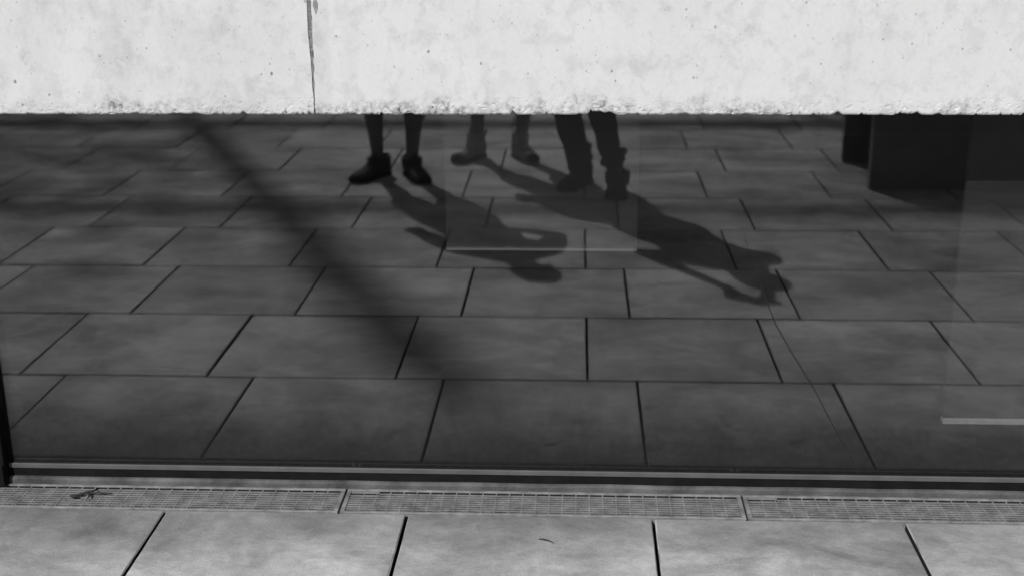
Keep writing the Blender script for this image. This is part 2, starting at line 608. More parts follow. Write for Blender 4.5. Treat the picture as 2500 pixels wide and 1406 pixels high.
obj('mortar_smear', b, M['smear'], wall)

# ------------------------------------------------------------------ window band under the wall
def window(x0, x1, label, group):
    t = thing('window', label, 'window', ((x0 + x1) / 2, 0, 0), group)
    cx = (x0 + x1) / 2
    L, H_ = x0 - cx, x1 - cx
    pn = obj('pane', boxm(L, H_, 0.0, 0.005, 0.030, 1.30), M['glass'], t)
    pn.data.materials.append(M['dirt_glass'])                # weather side
    for p_ in pn.data.polygons:
        p_.material_index = 1 if p_.center.y < 0.001 else 0
    obj('inner_pane', boxm(L, H_, 0.021, 0.026, 0.030, 1.30), M['glass_in'], t)
    b = bmesh.new()                                        # bottom rail, slightly uneven front
    box(b, L, H_, -0.007, -0.0005, 0.041, 0.054, 0.0015, 2)
    obj('bottom_rail', b, M['rail'], t)
    obj('gasket', boxm(L, H_, -0.0035, 0.030, 0.004, 0.0405), M['gasket'], t)
    obj('spacer_bar', boxm(L, H_, 0.0055, 0.0205, 0.036, 0.05), M['gasket'], t)
    return t
win = 'windows of the band under the concrete wall'
window(-4.60, -1.536, 'dark window pane left of the black mullion at the left edge', win)
BIG = window(-1.462, 1.60, 'large dark window pane mirroring the paving and three people', win)
window(1.674, 4.70, 'dark window pane right of the mirrored dark bench', win)
for x, lb in ((-1.499, 'black window mullion at the far left edge of the glass'), (1.637, 'black window mullion beyond the right edge of the big pane')):
    t = thing('mullion', lb, 'mullion', (x, 0, 0), 'black window mullions')
    obj('post', boxm(-0.0365, 0.0365, -0.030, 0.06, 0.001, 1.2, 0.002, 1), M['mullion'], t)
    obj('foot_plate', boxm(-0.034, 0.034, -0.036, -0.0305, 0.001, 0.06, 0.001, 1), M['mullion'], t)
# cement ledge between rail and drain
b = bmesh.new()
n = 300
prof = [(-0.0125, -0.03), (-0.0125, 0.011), (-0.0095, 0.0165), (0.0, 0.0185), (0.012, 0.0185), (0.012, -0.03)]
prev = None
for i in range(n + 1):
    x = -4.9 + 9.8 * i / n
    k = noise.noise(Vector((x * 6, 0, 0)))
    ring = [b.verts.new((x, y + (0.0012 * k if y < -0.005 else 0), z + (0.0018 * k if z > 0 else 0))) for y, z in prof]
    if prev:
        for j in range(len(prof) - 1):
            b.faces.new((prev[j], ring[j], ring[j + 1], prev[j + 1]))
    prev = ring
tag(obj('sill_ledge', b, M['ledge']), kind='structure')

# ------------------------------------------------------------------ drain channel and gratings
tag(obj('drain_channel', boxm(-4.9, 4.9, -0.142, -0.0128, -0.12, -0.046), M['channel']), kind='structure')
tag(obj('channel_lining', boxm(-4.9, 4.9, -0.0205, -0.0140, -0.0455, -0.0042), M['channel']), kind='structure')

def make_grate(x0, label, solid):
    t = thing('drain_grate', label, 'drain grate', (x0 + 0.5, -0.077, 0), 'steel drain gratings along the window')
    Wd, a, e = 0.4975, -0.062, 0.0625
    b = bmesh.new()
    box(b, -Wd, Wd, a, a + 0.010, -0.028, 0.0, 0.0012, 1)
    box(b, -Wd, Wd, e - 0.009, e, -0.0035, 0.001, 0.001, 1)
    box(b, -Wd, -Wd + 0.011, a + 0.0102, e - 0.0102, -0.028, 0.0005, 0.0012, 1)
    box(b, Wd - 0.011, Wd, a + 0.0102, e - 0.0102, -0.028, 0.0005, 0.0012, 1)
    obj('frame', b, M['galv'], t)
    b = bmesh.new()
    ylo, yhi = a + 0.0105, e - 0.0105
    xs0 = -Wd + 0.0115
    nl = 9
    for i in range(1, nl):                             # bearing bars along the drain
        y = ylo + (yhi - ylo) * i / nl
        box(b, xs0, Wd - 0.0115, y - 0.0015, y + 0.0015, -0.0042, -0.0012)
    tag(obj('bearing_bars', b, M['galv'], t), kind='stuff')
    b = bmesh.new()
    nc = 29
    for i in range(1, nc):                                 # twisted cross rods
        x = xs0 + (2 * Wd - 0.023) * i / nc
        box(b, x - 0.0016, x + 0.0016, ylo, yhi, -0.0046, -0.0018)
    tag(obj('cross_rods', b, M['galv'], t), kind='stuff')
    if solid:
        obj('blank_plate', boxm(xs0 + 0.0003, xs0 + 0.072, yhi - 0.013, yhi - 0.0003, -0.010, -0.0006), M['galv'], t)
    # silt that has filled the slots, open along the window side
    b = bmesh.new()
    nx, ny = 150, 14
    rows = []
    for i in range(nx + 1):
        x = -Wd + 0.002 + (2 * Wd - 0.004) * i / nx
        col = []
        for j in range(ny + 1):
            y = ylo + (yhi - 0.0115 - ylo) * j / ny
            z = -0.0120 + 0.0075 * noise.noise(Vector(((x + x0) * 30, y * 60, 1))) + 0.0030 * noise.noise(Vector(((x + x0) * 110, y * 130, 5)))
            if noise.noise(Vector(((x + x0) * 55, y * 90, 9))) > 0.38:
                z -= 0.010
            if j == ny:
                z = -0.05
            col.append(b.verts.new((x, y, z)))
        rows.append(col)
    for p, q in zip(rows, rows[1:]):
        for j in range(ny):
            b.faces.new((p[j], q[j], q[j + 1], p[j + 1]))
    tag(obj('silt', b, M['debris'], t, smooth=True), kind='stuff')
    return t
gl = ['drain grate outside the dark pane beyond the left edge', 'left drain grate with a dark twig caught on its bars',
      'middle drain grate, between the two black gaps in the row', 'right drain grate running out of the right edge',
      'drain grate beyond the right edge of the picture']
for i in range(-2, 3):
    make_grate(-0.58 + 1.0 * i, gl[i + 2], i >= 0)

# ------------------------------------------------------------------ dark room behind the glass
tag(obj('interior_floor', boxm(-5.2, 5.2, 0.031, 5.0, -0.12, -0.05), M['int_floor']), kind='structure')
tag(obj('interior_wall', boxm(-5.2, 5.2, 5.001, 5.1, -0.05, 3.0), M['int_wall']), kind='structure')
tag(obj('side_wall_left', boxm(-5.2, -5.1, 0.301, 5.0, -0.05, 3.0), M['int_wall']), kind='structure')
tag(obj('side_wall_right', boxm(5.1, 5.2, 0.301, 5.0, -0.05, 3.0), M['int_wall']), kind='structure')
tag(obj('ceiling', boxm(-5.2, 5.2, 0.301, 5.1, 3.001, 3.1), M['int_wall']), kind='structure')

def board(x0, x1, y, z0, z1, lip, label, fm, lm):
    t = thing('display_board', label, 'board', ((x0 + x1) / 2, y, z0), 'boards inside the window')
    hw = (x1 - x0) / 2
    obj('face', boxm(-hw, hw, 0, 0.018, lip + 0.0005, z1 - z0, 0.0008, 1), M[fm], t)
    obj('edge_strip', boxm(-hw, hw, -0.006, 0.016, 0, lip, 0.0008, 1), M[lm], t)
    for s in (-1, 1):                                      # slim rods up to the ceiling
        obj('hanger', tube(bmesh.new(), [(s * hw * 0.8, 0.010, z1 - z0 - 0.004), (s * hw * 0.8, 0.010, 3.0 - z0)], 0.004, 8), M['steel'], t)
board(-0.352, 0.163, 0.38, 0.5226, 1.5, 0.0055, 'narrow board inside the glass between the mirrored legs, thin bright lower edge', 'board_pale', 'lip_soft')
board(0.9455, 2.3, 0.14, 0.136, 1.25, 0.014, 'wide board inside the glass at right, thick bright lower edge', 'board', 'lip')

# ================================================================== THINGS ON THE PLAZA (seen mirrored)
# low bench of dark slabs, open at its end
t = thing('bench', 'low dark slab bench with one bright sunlit edge, mirrored at upper right', 'bench', (2.5, -3.65, 0))
obj('front_slab', boxm(-1.045, 1.045, 0.300, 0.345, 0.0015, 0.40, 0.004, 2), M['bench'], t)
obj('lit_end_strip', boxm(-1.051, -1.0455, 0.298, 0.347, 0.0015, 0.400, 0.001, 1), M['smear'], t)['label'] = 'end strip of the front slab, coloured paler to look sunlit'  # thin added strip, sunlit look put into its pale colour
obj('rear_slab', boxm(-1.055, 1.045, -0.345, -0.300, 0.0015, 0.40, 0.004, 2), M['bench'], t)
obj('seat', boxm(-1.055, 1.055, -0.345, 0.352, 0.401, 0.455, 0.005, 2), M['bench'], t)

# tall lamp post whose shadow crosses the paving
t = thing('lamp_post', 'tall slim lamp post casting the long diagonal shadow across the paving', 'lamp post', (-9.68, -20.46, 0))
b = bmesh.new()
tube(b, [(0, 0, 0.0), (0, 0, 0.9), (0, 0, 0.92), (0, 0, 12.0), (0, 0, 15.6)], [0.14, 0.14, 0.10, 0.075, 0.07], 20)
obj('pole', b, M['steel'], t, smooth=True)
obj('base_flange', boxm(-0.19, 0.19, -0.19, 0.19, 0.0, 0.025, 0.004, 1), M['steel'], t)
b = bmesh.new()
tube(b, [(0, 0, 15.61), (0, 0, 15.7), (0, 0, 17.7), (0, 0, 19.8), (0, 0, 20.15)], [0.07, 0.095, 0.115, 0.135, 0.09], 20)
hd = obj('lamp_head', b, M['steel'], t, smooth=True)
b = bmesh.new()
tube(b, [(0, 0, 20.151), (0, 0, 20.18), (0, 0, 20.22)], [0.08, 0.06, 0.012], 16)
obj('cap', b, M['lamp'], hd, smooth=True)

# two unseen trees added behind the people: their thin crowns shade the left and the right of the plaza
def shade_tree(shadow_xy, H_, rad, n, seed, label):
    rn = random.Random(seed)
    off = H_ / math.tan(SUN_E)
    bx_, by_ = shadow_xy[0] - SH.x * off, shadow_xy[1] - SH.y * off
    t = thing('shade_tree', label, 'shade_tree', (bx_, by_, 0), 'trees added out of view to shade the paving')
    b = bmesh.new()
    tube(b, [(0, 0, 0), (0.05, 0.02, H_ * 0.3), (-0.04, 0.05, H_ * 0.55), (0, 0, H_ * 0.8)], [0.22, 0.17, 0.13, 0.08], 12)
    obj('trunk', b, M['twig'], t, smooth=True)
    cl = []
    for k in range(34):
        while True:
            p = V3((rn.uniform(-1, 1), rn.uniform(-1, 1), rn.uniform(-1, 1)))
            if p.length < 1:
                break
        cl.append(V3((p.x * rad[0], p.y * rad[1], H_ + p.z * rad[2])))
    b = bmesh.new()
    for c in cl[::2]:
        z0 = H_ * rn.uniform(0.5, 0.78)
        m_ = V3((c.x * 0.4, c.y * 0.4, z0 + (c.z - z0) * 0.6))
        tube(b, [(0, 0, z0), m_, c], [0.05, 0.03, 0.010], 6)
    obj('limbs', b, M['twig'], t, smooth=True)
    b = bmesh.new()
    for k in range(n):
        c = rn.choice(cl)
        p = c + V3((rn.gauss(0, 0.75), rn.gauss(0, 0.75), rn.gauss(0, 0.5)))
        q = Matrix.Rotation(rn.uniform(0, 6.28), 3, 'Z') @ Matrix.Rotation(rn.uniform(-1, 1), 3, 'X')
        w_ = rn.uniform(0.035, 0.06)
        b.faces.new([b.verts.new(p + q @ V3(v_)) for v_ in ((-w_, 0, 0), (0, -w_ * 0.6, 0.01), (w_ * 1.1, 0, 0), (0, w_ * 0.6, 0.01))])
    tag(obj('crown', b, M['leaf'], t), kind='stuff')
V3 = Vector
shade_tree((-3.5, -3.2), 14.0, (1.9, 1.9, 1.2), 5600, 4, 'unseen tree added so its thin crown dapples the paving at far left')
shade_tree((3.1, -2.6), 14.0, (1.7, 1.5, 1.2), 4400, 9, 'unseen tree added so its thin crown dapples the paving at far right')

# steel frame added unseen behind the camera: its beams lay soft bands across the plaza
def shade_y(y_shadow, z):
    return y_shadow - z / math.tan(SUN_E) * SH.y
BH = 17.0
t = thing('shade_frame', 'unseen steel frame added to cast soft bands of shade across the paving', 'steel frame', (0, shade_y(-2.9, BH), 0))
for ys, hh in ((-2.90, 0.17), (-5.10, 0.24)):
    y = shade_y(ys, BH) - shade_y(-2.9, BH)
    obj('shade_beam', boxm(-17, 17, y - 0.025, y + 0.025, BH - hh / 2, BH + hh / 2, 0.004, 1), M['steel'], t)
    for s in (-1, 1):
        obj('shade_frame_column', boxm(s * 16.6 - 0.08, s * 16.6 + 0.08, y - 0.08, y + 0.08, 0, BH - 0.16, 0.006, 1), M['steel'], t)

# long curved hairline crack in the big pane
pts = [(0.398, 0.665), (0.413, 0.627), (0.444, 0.546), (0.481, 0.453), (0.527, 0.374), (0.582, 0.289), (0.638, 0.186), (0.701, 0.076), (0.712, 0.055)]
fine = []
for (x0, z0), (x1, z1) in zip(pts, pts[1:]):
    for s_ in range(8):
        u = s_ / 8
        z = z0 + (z1 - z0) * u
        fine.append((x0 + (x1 - x0) * u - BIG.location.x + 0.0010 * noise.noise(Vector((z * 60, 0, 0))), -0.0006, z))
rad = [0.0003 + 0.0011 * min(1.0, i / 26) for i in range(len(fine))]
o = obj('crack', tube(bmesh.new(), fine, rad, 6), M['cable'], BIG)
o['label'] = 'thin dark curved line down the right part of the glass'

# twig on the left grating, crumb on a slab
b = bmesh.new()
tx, ty = -1.235, -0.075
tube(b, [(tx - 0.03, ty - 0.016, 0.004), (tx - 0.012, ty - 0.004, 0.007), (tx + 0.012, ty + 0.008, 0.009), (tx + 0.020, ty + 0.028, 0.005)], [0.003, 0.004, 0.003, 0.0015], 6)
tube(b, [(tx + 0.002, ty, 0.006), (tx + 0.030, ty + 0.002, 0.008), (tx + 0.065, ty + 0.004, 0.004)], [0.003, 0.0022, 0.001], 6)
tube(b, [(tx + 0.004, ty + 0.002, 0.006), (tx + 0.012, ty - 0.016, 0.008), (tx + 0.010, ty - 0.030, 0.003)], [0.003, 0.0022, 0.001], 6)
ell(b, (tx - 0.028, ty - 0.014, 0.006), (0.011, 0.008, 0.004))
tag(obj('twig', b, M['twig'], smooth=True), 'small dark forked twig lying on the left drain grate', 'twig')
b = bmesh.new()
tube(b, [(-0.083, -0.262, 0.003), (-0.070, -0.266, 0.004), (-0.058, -0.270, 0.003), (-0.046, -0.280, 0.002)], [0.0010, 0.0020, 0.0016, 0.0007], 6)
tag(obj('twig', b, M['twig'], smooth=True), 'tiny dark crumb of bark on the middle front slab', 'twig')

# ================================================================== PEOPLE
def shoe(parent, root, heel, toe, um, sm_, lm_, width=1.0, collar_h=0.118, collar_r=0.050, tongue=0.0, toe_m=None, label=None):
    heel, toe = Vector((*heel, 0)), Vector((*toe, 0))
    L = (toe - heel).length
    fwd = (toe - heel).normalized()
    base = Matrix.Translation(heel - Vector(root)) @ Matrix.Rotation(math.atan2(-fwd.x, fwd.y), 4, 'Z')
    st = [(0.0, 0.018, 0.055), (0.03, 0.028, 0.075), (0.10, 0.034, 0.092), (0.22, 0.036, 0.102), (0.36, 0.036, 0.100), (0.48, 0.038, 0.088),
          (0.60, 0.043, 0.073), (0.72, 0.046, 0.062), (0.84, 0.044, 0.055), (0.93, 0.036, 0.048), (0.98, 0.024, 0.040), (1.0, 0.010, 0.032)]
    b = bmesh.new()
    rings = []
    for t_, hw, ht in st:
        ring = []
        for j in range(18):
            a = 2 * math.pi * j / 18
            ca, sa = math.cos(a), math.sin(a)
            x = hw * width * math.copysign(abs(ca) ** 0.75, ca)
            z = 0.014 + (ht - 0.014) * (0.42 + (0.58 if sa > 0 else 0.42) * math.copysign(abs(sa) ** 0.8, sa))
            x *= 1.0 - 0.35 * max(0, sa) ** 2
            ring.append(b.verts.new((x, t_ * L, z)))
        rings.append(ring)
    for p, q in zip(rings, rings[1:]):
        for j in range(18):
            b.faces.new((p[j], p[(j + 1) % 18], q[(j + 1) % 18], q[j]))
    b.faces.new(rings[0][::-1]); b.faces.new(rings[-1])
    # padded collar round the ankle and tongue
    ac = Vector((0, 0.22 * L, 0.075))
    for k in range(16):
        a = 2 * math.pi * k / 16
        a2 = 2 * math.pi * (k + 1) / 16
        def cp(an):
            f_ = 0.5 + 0.5 * math.sin(an)
            return Vector((collar_r * 0.80 * width * math.cos(an), 0.24 * L + collar_r * 1.15 * math.sin(an), collar_h - 0.012 - 0.012 * abs(math.cos(an))))
        cap(b, cp(a), 0.0095, cp(a2), 0.0095, 8)
        lo = cp(a); lo.z = 0.05; lo.x *= 0.9
        cap(b, cp(a), 0.009, lo, 0.011, 8)
    cap(b, (0, 0.50 * L, 0.085), 0.016, (0, 0.37 * L, collar_h + tongue), 0.013, 10)
    me = fuse(b, 'shoe', 0.0045, 3)
    me.transform(base)
    s = obj('shoe', me, um, parent)
    if label:
        s['label'] = label
    b = bmesh.new()                                        # sole with welt
    N = 40
    out = []
    for k in range(N):
        u = 2 * math.pi * k / N
        yy = 0.5 - 0.5 * math.cos(u)
        # width along the length
        hw = 0
        for (t0, w0, _), (t1, w1, _) in zip(st, st[1:]):
            if t0 <= yy <= t1:
                hw = w0 + (w1 - w0) * (yy - t0) / (t1 - t0)
        out.append(((hw * width + 0.0045) * (1 if math.sin(u) >= 0 else -1) if abs(math.sin(u)) > 1e-6 else 0.0, -0.004 + yy * (L + 0.008)))
    lv = []
    for z, ins in ((0.0015, 0.003), (0.005, 0.0), (0.020, 0.0), (0.026, 0.0035)):
        lv.append([b.verts.new((x * (1 - ins / 0.04), L / 2 + (y - L / 2) * (1 - ins / (L / 2)), z + (0.010 * max(0, (y / L - 0.85) / 0.15) if z > 0.003 else 0.006 * max(0, (y / L - 0.85) / 0.15)))) for x, y in out])
    for p, q in zip(lv, lv[1:]):
        for j in range(N):
            b.faces.new((p[j], p[(j + 1) % N], q[(j + 1) % N], q[j]))
    b.faces.new(lv[0][::-1]); b.faces.new(lv[-1])
    me = mesh_from(b, 'sole', True)
    me.transform(base)
    obj('sole', me, sm_, s)
    b = bmesh.new()                                        # laces over the instep
    for k in range(5):
        y = (0.45 + 0.055 * k) * L
        zt = 0.101 - 0.0105 * k - 0.002
        d = 0.008 if k % 2 else -0.008
        tube(b, [(-0.022, y, zt - 0.010), (-0.012, y + d * .4, zt - 0.001), (0, y + d * .5, zt + 0.0035), (0.012, y + d * .6, zt - 0.001), (0.022, y + d, zt - 0.010)], 0.0026, 6)
    tube(b, [(0, 0.43 * L, 0.104), (0.018, 0.42 * L, 0.112), (0.026, 0.46 * L, 0.100), (0.008, 0.45 * L, 0.105)], 0.0022, 6)
    tube(b, [(0, 0.43 * L, 0.104), (-0.018, 0.43 * L, 0.112), (-0.027, 0.47 * L, 0.098), (-0.008, 0.45 * L, 0.105)], 0.0022, 6)
    me = mesh_from(b, 'laces', True)
    me.transform(base)
    obj('laces', me, lm_, s)
    if toe_m:
        b = bmesh.new()
        ell(b, (0, 0.925 * L, 0.032), (0.039 * width, 0.028, 0.024))
        me = mesh_from(b, 'toe_cap', True)
        me.transform(base)
        obj('toe_cap', me, toe_m, s)
        b = bmesh.new()  # sun highlight on the toe, added as a white patch
        ell(b, (0, 0.79 * L, 0.054), (0.032 * width, 0.028, 0.015))
        me = mesh_from(b, 'toe_highlight', True)
        me.transform(base)
        obj('toe_highlight', me, M['white'], s)
        b = bmesh.new()
        ell(b, (0, 0.055 * L, 0.058), (0.034 * width, 0.026, 0.044))
        me = mesh_from(b, 'heel_counter', True)
        me.transform(base)
        obj('heel_counter', me, M['toe'], s)
        for sx in (-1, 1):                                   # pale side stripes
            for k in range(3):
                y = (0.36 + 0.10 * k) * L
                b = bmesh.new()
                tube(b, [(sx * 0.0395 * width, y + 0.012, 0.034), (sx * 0.0375 * width, y + 0.004, 0.052), (sx * 0.030 * width, y - 0.004, 0.072)], 0.004, 6)
                me = mesh_from(b, 'side_stripe', True)
                me.transform(base)
                obj('side_stripe', me, M['lace'], s)
    return s

def hand(bm, wrist, direction, palm_n, side):
    """palm, four bent fingers of unequal length and a thumb on the side"""
    wv = Vector(wrist)
    d = Vector(direction).normalized()
    nrm = Vector(palm_n)
    nrm = (nrm - d * nrm.dot(d)).normalized()
    lat = d.cross(nrm).normalized() * side
    cap(bm, wv, 0.024, wv + d * 0.03, 0.027)
    for k in (-1.5, -0.5, 0.5, 1.5):
        cap(bm, wv + d * 0.02 + lat * k * 0.010, 0.014, wv + d * 0.082 + lat * k * 0.0185, 0.0115, 8)
    for k, ln in ((-1.5, 0.058), (-0.5, 0.074), (0.5, 0.080), (1.5, 0.070)):
        p0 = wv + d * 0.084 + lat * k * 0.0195
        p1 = p0 + (d * 0.85 + nrm * 0.35).normalized() * ln * 0.48
        p2 = p1 + (d * 0.45 + nrm * 0.9).normalized() * ln * 0.32
        p3 = p2 + (d * 0.05 + nrm * 1.0).normalized() * ln * 0.24
        cap(bm, p0, 0.0095, p1, 0.0088, 8); cap(bm, p1, 0.0088, p2, 0.0080, 8); cap(bm, p2, 0.0080, p3, 0.0070, 8)
    t0 = wv + d * 0.028 + lat * 0.026
    t1 = t0 + (d * 0.55 + lat * 0.75 + nrm * 0.25).normalized() * 0.040
    t2 = t1 + (d * 0.9 + lat * 0.15 + nrm * 0.45).normalized() * 0.030
    cap(bm, t0, 0.0135, t1, 0.0105, 8); cap(bm, t1, 0.0105, t2, 0.0080, 8)

def person(label, j, shirt_m, legs_m, long_legs, look, hair_long=False):
    """j: joints in world metres; one continuous body, clothing and hair as children"""
    base = (j['ankL'] + j['ankR']) / 2
    root = Vector((base.x, base.y, 0))
    t = thing('person', label, 'person', root, 'people standing behind the camera')
    J = {k: (v - root) if isinstance(v, Vector) else v for k, v in j.items()}
    b = bmesh.new()
    pel, ch, nk, hd_ = J['pelvis'], J['chest'], J['neck'], J['head']
    for s in 'LR':
        an, kn, hp = J['ank' + s], J['knee' + s], J['hip' + s]
        calf = an.lerp(kn, 0.66) + Vector((0, -0.012, 0))
        cap(b, an, 0.032, an.lerp(calf, 0.35), 0.036)
        cap(b, an.lerp(calf, 0.35), 0.036, calf, J['calf'])
        cap(b, calf, J['calf'], kn, 0.052)
        cap(b, kn, 0.054, kn.lerp(hp, 0.6), 0.074)
        cap(b, kn.lerp(hp, 0.6), 0.074, hp, 0.088)
        f = J['toe' + s]
        cap(b, an, 0.034, an.lerp(f, 0.55) - Vector((0, 0, 0.03)), 0.028)
        cap(b, an.lerp(f, 0.5) - Vector((0, 0, 0.03)), 0.028, f, 0.018)
        heel = an - (f - an) * 0.18
        heel.z = 0.035
        cap(b, an, 0.032, heel, 0.024)
        sh_, el, wr = J['sh' + s], J['elb' + s], J['wri' + s]
        cap(b, sh_, 0.052, sh_.lerp(el, 0.4), 0.046)
        cap(b, sh_.lerp(el, 0.4), 0.046, el, 0.037)
        cap(b, el, 0.038, el.lerp(wr, 0.3), 0.039)
        cap(b, el.lerp(wr, 0.3), 0.039, wr, 0.025)
        cap(b, sh_, 0.052, nk + Vector((0, 0, -0.03)), 0.046)
        hand(b, wr, J['hd' + s], J['hn' + s], -1 if s == 'L' else 1)
        cap(b, hp, 0.09, pel, 0.10)
        cap(b, sh_ + Vector((0, 0, -0.03)), 0.06, ch, 0.115)
    q = (ch - pel)
    for k, rx, ry in ((0.0, 0.165, 0.115), (0.25, 0.155, 0.108), (0.5, 0.142, 0.102), (0.75, 0.155, 0.112), (1.0, 0.168, 0.118), (1.2, 0.155, 0.10)):
        ell(b, pel + q * k, (rx, ry, 0.11))
    cap(b, nk - Vector((0, 0, 0.04)), 0.058, hd_ - Vector((0, 0, 0.05)), 0.052)
    lk = Vector(look).normalized()
    yaw = Matrix.Rotation(math.atan2(-lk.x, lk.y), 4, 'Z') @ Matrix.Rotation(-0.12, 4, 'X')
    def H(x, y, z):
        return hd_ + (yaw @ Vector((x, y, z)))
    ell(b, H(0, -0.012, 0.022), (0.076, 0.094, 0.094), yaw)
    ell(b, H(0, 0.018, -0.040), (0.060, 0.072, 0.075), yaw)
    cap(b, H(0, 0.088, 0.012), 0.010, H(0, 0.106, -0.024), 0.013)
    cap(b, H(-0.020, 0.088, -0.060), 0.007, H(0.020, 0.088, -0.060), 0.007)
    cap(b, H(-0.018, 0.084, -0.072), 0.007, H(0.018, 0.084, -0.072), 0.007)
    cap(b, H(-0.010, 0.070, -0.100), 0.018, H(0.010, 0.070, -0.100), 0.018)
    cap(b, H(-0.040, 0.078, 0.026), 0.009, H(-0.012, 0.086, 0.028), 0.008)
    cap(b, H(0.040, 0.078, 0.026), 0.009, H(0.012, 0.086, 0.028), 0.008)
    for sx in (-1, 1):
        ell(b, H(sx * 0.078, -0.005, -0.010), (0.010, 0.020, 0.032), yaw)
    body = obj('body', fuse(b, 'body', 0.0065, 4), M['skin'], t)
    for sx in (-1, 1):
        b = bmesh.new()
        ell(b, H(sx * 0.030, 0.080, 0.006), (0.0115, 0.0115, 0.0105), yaw)
        obj('eye', b, M['eye'], body, smooth=True)
    b = bmesh.new()                                        # hair
    ell(b, H(0, -0.024, 0.045), (0.088, 0.098, 0.090), yaw)
    for k in range(40):
        a = random.uniform(0.3, 2 * math.pi - 0.3) + math.pi / 2
        z = random.uniform(-0.02, 0.10)
        ell(b, H(0.080 * math.cos(a) * (1 - max(0, z - 0.04) * 4), 0.088 * math.sin(a) * (1 - max(0, z - 0.04) * 4) - 0.024, z), (0.016, 0.016, 0.02), yaw)
    if hair_long:
        for k in range(18):
            a = math.pi + math.pi * k / 17
            cap(b, H(0.080 * math.cos(a), 0.085 * math.sin(a) - 0.02, 0.03), 0.018, H(0.085 * math.cos(a), 0.075 * math.sin(a) - 0.03, -0.13 - 0.02 * random.random()), 0.014, 8)
    obj('hair', fuse(b, 'hair', 0.007, 2), M['hair'], t)
    b = bmesh.new()                                        # shirt
    for k, rx, ry in ((-0.30, 0.180, 0.128), (0.0, 0.178, 0.126), (0.25, 0.168, 0.120), (0.5, 0.158, 0.116), (0.75, 0.170, 0.124), (1.0, 0.182, 0.130), (1.2, 0.165, 0.110)):
        ell(b, pel + q * k, (rx, ry, 0.11))
    for s in 'LR':
        sh_, el = J['sh' + s], J['elb' + s]
        cap(b, sh_, 0.064, sh_.lerp(el, 0.55), 0.060)
        cap(b, sh_, 0.064, nk + Vector((0, 0, -0.045)), 0.058)
        cap(b, sh_ + Vector((0, 0, -0.03)), 0.072, ch, 0.125)
    obj('shirt', fuse(b, 'shirt', 0.009, 3), shirt_m, t)
    b = bmesh.new()
    ell(b, pel + Vector((0, 0, 0.0)), (0.176, 0.128, 0.13))
    if long_legs:
        for s in 'LR':
            hp, kn, hem = J['hip' + s], J['knee' + s], J['hem' + s]
            rh = J['hemr' + s]
            cap(b, hp, 0.108, kn.lerp(hp, 0.5), 0.096)
            cap(b, kn.lerp(hp, 0.5), 0.096, kn, 0.080)
            N = 12
            pr = None
            rn = random.Random(3 if s == 'L' else 8)
            for k in range(N + 1):
                u = k / N
                p = kn.lerp(hem, u)
                r0 = 0.076 + (rh - 0.076) * u ** 0.8 + 0.004 * math.sin(u * 17 + (0 if s == 'L' else 2)) * u
                p = p + Vector((0.006 * math.sin(u * 9 + (1 if s == 'L' else 4)) * u, 0.005 * math.sin(u * 13) * u, 0))
                if pr:
                    cap(b, pr[0], pr[1], p, r0)
                pr = (p, r0)
            # folds stacking on the shoe
            for k in range(4 if s == 'L' else 2):
                p = hem + Vector((rn.uniform(-0.01, 0.01), rn.uniform(0.0, 0.03), 0.02 + 0.035 * k))
                a = rn.uniform(-0.5, 0.5)
                cap(b, p + Vector((-0.045, 0.028, a * 0.03)), 0.020, p + Vector((0.045, 0.028, -a * 0.03)), 0.020, 8)
        obj('trousers', fuse(b, 'trousers', 0.007, 3), legs_m, t)
    else:
        for s in 'LR':
            hp, kn = J['hip' + s], J['knee' + s]
            cap(b, hp, 0.106, hp.lerp(kn, 0.85), 0.092)
        obj('shorts', fuse(b, 'shorts', 0.009, 3), legs_m, t)
    return t, root

V = Vector
def joints(ankL, ankR, toeL, toeR, kneeL, kneeR, hipc, chest, head, elbL, wriL, elbR, wriR, hip_w=0.09, sh_w=0.185, calf=0.052, **kw):
    hipc, chest, head = V(hipc), V(chest), V(head)
    j = dict(ankL=V(ankL), ankR=V(ankR), toeL=V(toeL), toeR=V(toeR), kneeL=V(kneeL), kneeR=V(kneeR),
             pelvis=hipc + V((0, 0, 0.05)), chest=chest, head=head, neck=head - V((0, -0.005 + 0.0, 0.135)),
             hipL=hipc + V((-hip_w, 0, -0.03)), hipR=hipc + V((hip_w, 0, -0.03)),
             shL=chest + V((-sh_w, -0.01, 0.09)), shR=chest + V((sh_w, -0.01, 0.09)),
             elbL=V(elbL), wriL=V(wriL), elbR=V(elbR), wriR=V(wriR), calf=calf)
    j.update({k: (V(v) if isinstance(v, tuple) else v) for k, v in kw.items()})
    return j

# 1: bare legs and dark shoes, hands on hips
j1 = joints((-1.045, -3.585, 0.085), (-0.862, -3.565, 0.085), (-1.125, -3.43, 0.035), (-0.790, -3.40, 0.035),
            (-1.062, -3.545, 0.485), (-0.835, -3.535, 0.485), (-0.945, -3.545, 0.885), (-0.930, -3.520, 1.255), (-0.915, -3.475, 1.605),
            (-1.245, -3.600, 1.120), (-1.150, -3.480, 0.960), (-0.610, -3.560, 1.150), (-0.730, -3.480, 0.970), calf=0.053,
            hdL=(0.55, 0.6, -0.45), hnL=(0.6, -0.6, 0), hdR=(-0.55, 0.6, -0.45), hnR=(-0.6, -0.6, 0))
p1, r1 = person('person with slim dark legs and dark shoes at left, feet turned outwards', j1, M['cloth_mid'], M['cloth_dark'], False, (0.05, 1, 0))
shoe(p1, r1, (-1.003, -3.635), (-1.150, -3.395), M['shoe_dark'], M['sole_dark'], M['lace_dark'], 1.05, 0.122, 0.056)
shoe(p1, r1, (-0.893, -3.635), (-0.772, -3.372), M['shoe_dark'], M['sole_dark'], M['lace_dark'], 1.05, 0.122, 0.054)

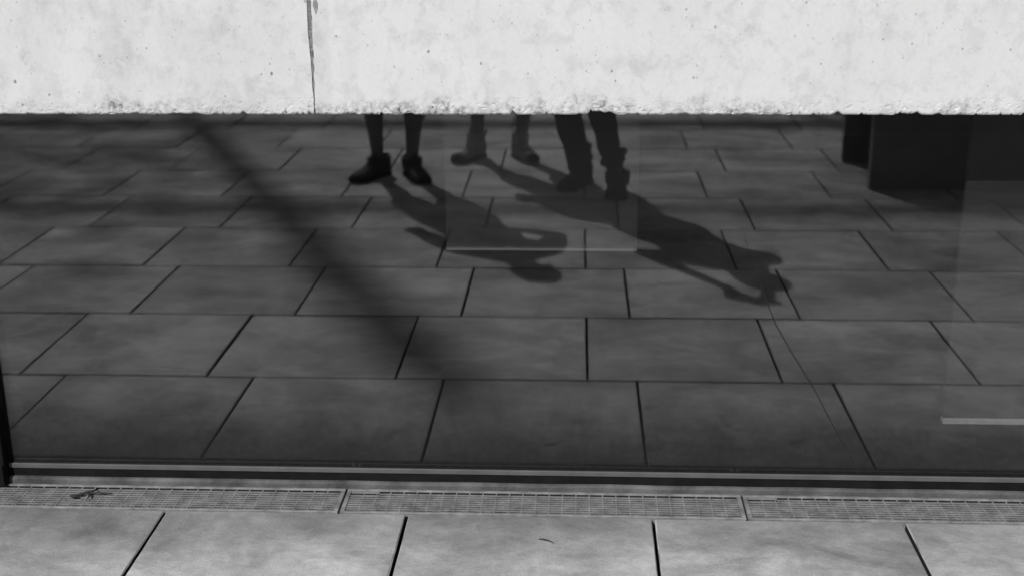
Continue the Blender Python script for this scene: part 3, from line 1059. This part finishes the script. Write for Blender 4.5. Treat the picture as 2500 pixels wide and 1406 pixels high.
# 2: standing a little behind, grey trainers with dark toes
j2 = joints((-0.556, -4.045, 0.085), (-0.318, -4.050, 0.085), (-0.640, -3.925, 0.035), (-0.248, -3.925, 0.035),
            (-0.545, -4.010, 0.445), (-0.270, -4.010, 0.445), (-0.410, -4.015, 0.815), (-0.405, -4.005, 1.165), (-0.400, -3.965, 1.500),
            (-0.655, -4.050, 0.960), (-0.630, -3.930, 0.760), (-0.150, -4.050, 0.960), (-0.180, -3.930, 0.760), hip_w=0.085, sh_w=0.165, calf=0.046,
            hdL=(0.05, 0.25, -1), hnL=(1, 0.1, 0), hdR=(-0.05, 0.25, -1), hnR=(-1, 0.1, 0))
p2, r2 = person('person in grey trainers with dark toes, farthest back of the three', j2, M['cloth_light'], M['cloth_mid'], False, (0.0, 1, 0), True)
shoe(p2, r2, (-0.530, -4.095), (-0.668, -3.880), M['shoe_grey'], M['sole_grey'], M['lace'], 1.0, 0.160, 0.047, 0.030, M['toe'])
shoe(p2, r2, (-0.345, -4.105), (-0.232, -3.878), M['shoe_grey'], M['sole_grey'], M['lace'], 1.0, 0.160, 0.047, 0.030, M['toe'])

# 3: dark trousers, taking the picture
j3 = joints((0.040, -3.415, 0.085), (0.200, -3.250, 0.085), (-0.045, -3.275, 0.035), (0.190, -3.075, 0.035),
            (-0.072, -3.370, 0.470), (0.098, -3.235, 0.470), (0.000, -3.350, 0.845), (0.000, -3.345, 1.190), (0.000, -3.300, 1.515),
            (-0.235, -3.260, 1.100), (-0.068, -3.060, 1.400), (0.220, -3.270, 1.110), (0.068, -3.060, 1.400), hip_w=0.09, sh_w=0.18, calf=0.052,
            hdL=(-0.05, 0.35, 1.0), hnL=(1, 0.25, 0), hdR=(0.05, 0.35, 1.0), hnR=(-1, 0.25, 0),
            hemL=(0.018, -3.410, 0.085), hemrL=0.062, hemR=(0.180, -3.250, 0.150), hemrR=0.050)
p3, r3 = person('person in dark trousers at right, nearest of the three to the glass', j3, M['cloth_dark'], M['cloth_dark'], True, (0.0, 1, 0))
shoe(p3, r3, (0.060, -3.470), (-0.075, -3.215), M['toe'], M['sole_dark'], M['lace_dark'], 1.08, 0.115, 0.052)
shoe(p3, r3, (0.205, -3.315), (0.188, -3.030), M['toe'], M['sole_dark'], M['lace_dark'], 1.18, 0.122, 0.058)
# the camera in that person's hands, just behind the viewpoint
t = thing('compact_camera', 'small black camera held up by the person in dark trousers', 'camera', (0.0, -2.985, 1.440))
obj('camera_body', boxm(-0.055, 0.055, -0.016, 0.012, 0.0, 0.066, 0.005, 2), M['black'], t)
b = bmesh.new()
tube(b, [(0, 0.0125, 0.033), (0, 0.026, 0.033), (0, 0.036, 0.033)], [0.026, 0.026, 0.023], 20)
obj('lens', b, M['black'], t, smooth=True)
obj('shutter_button', boxm(0.030, 0.042, -0.006, 0.006, 0.0662, 0.070, 0.001, 1), M['steel'], t)
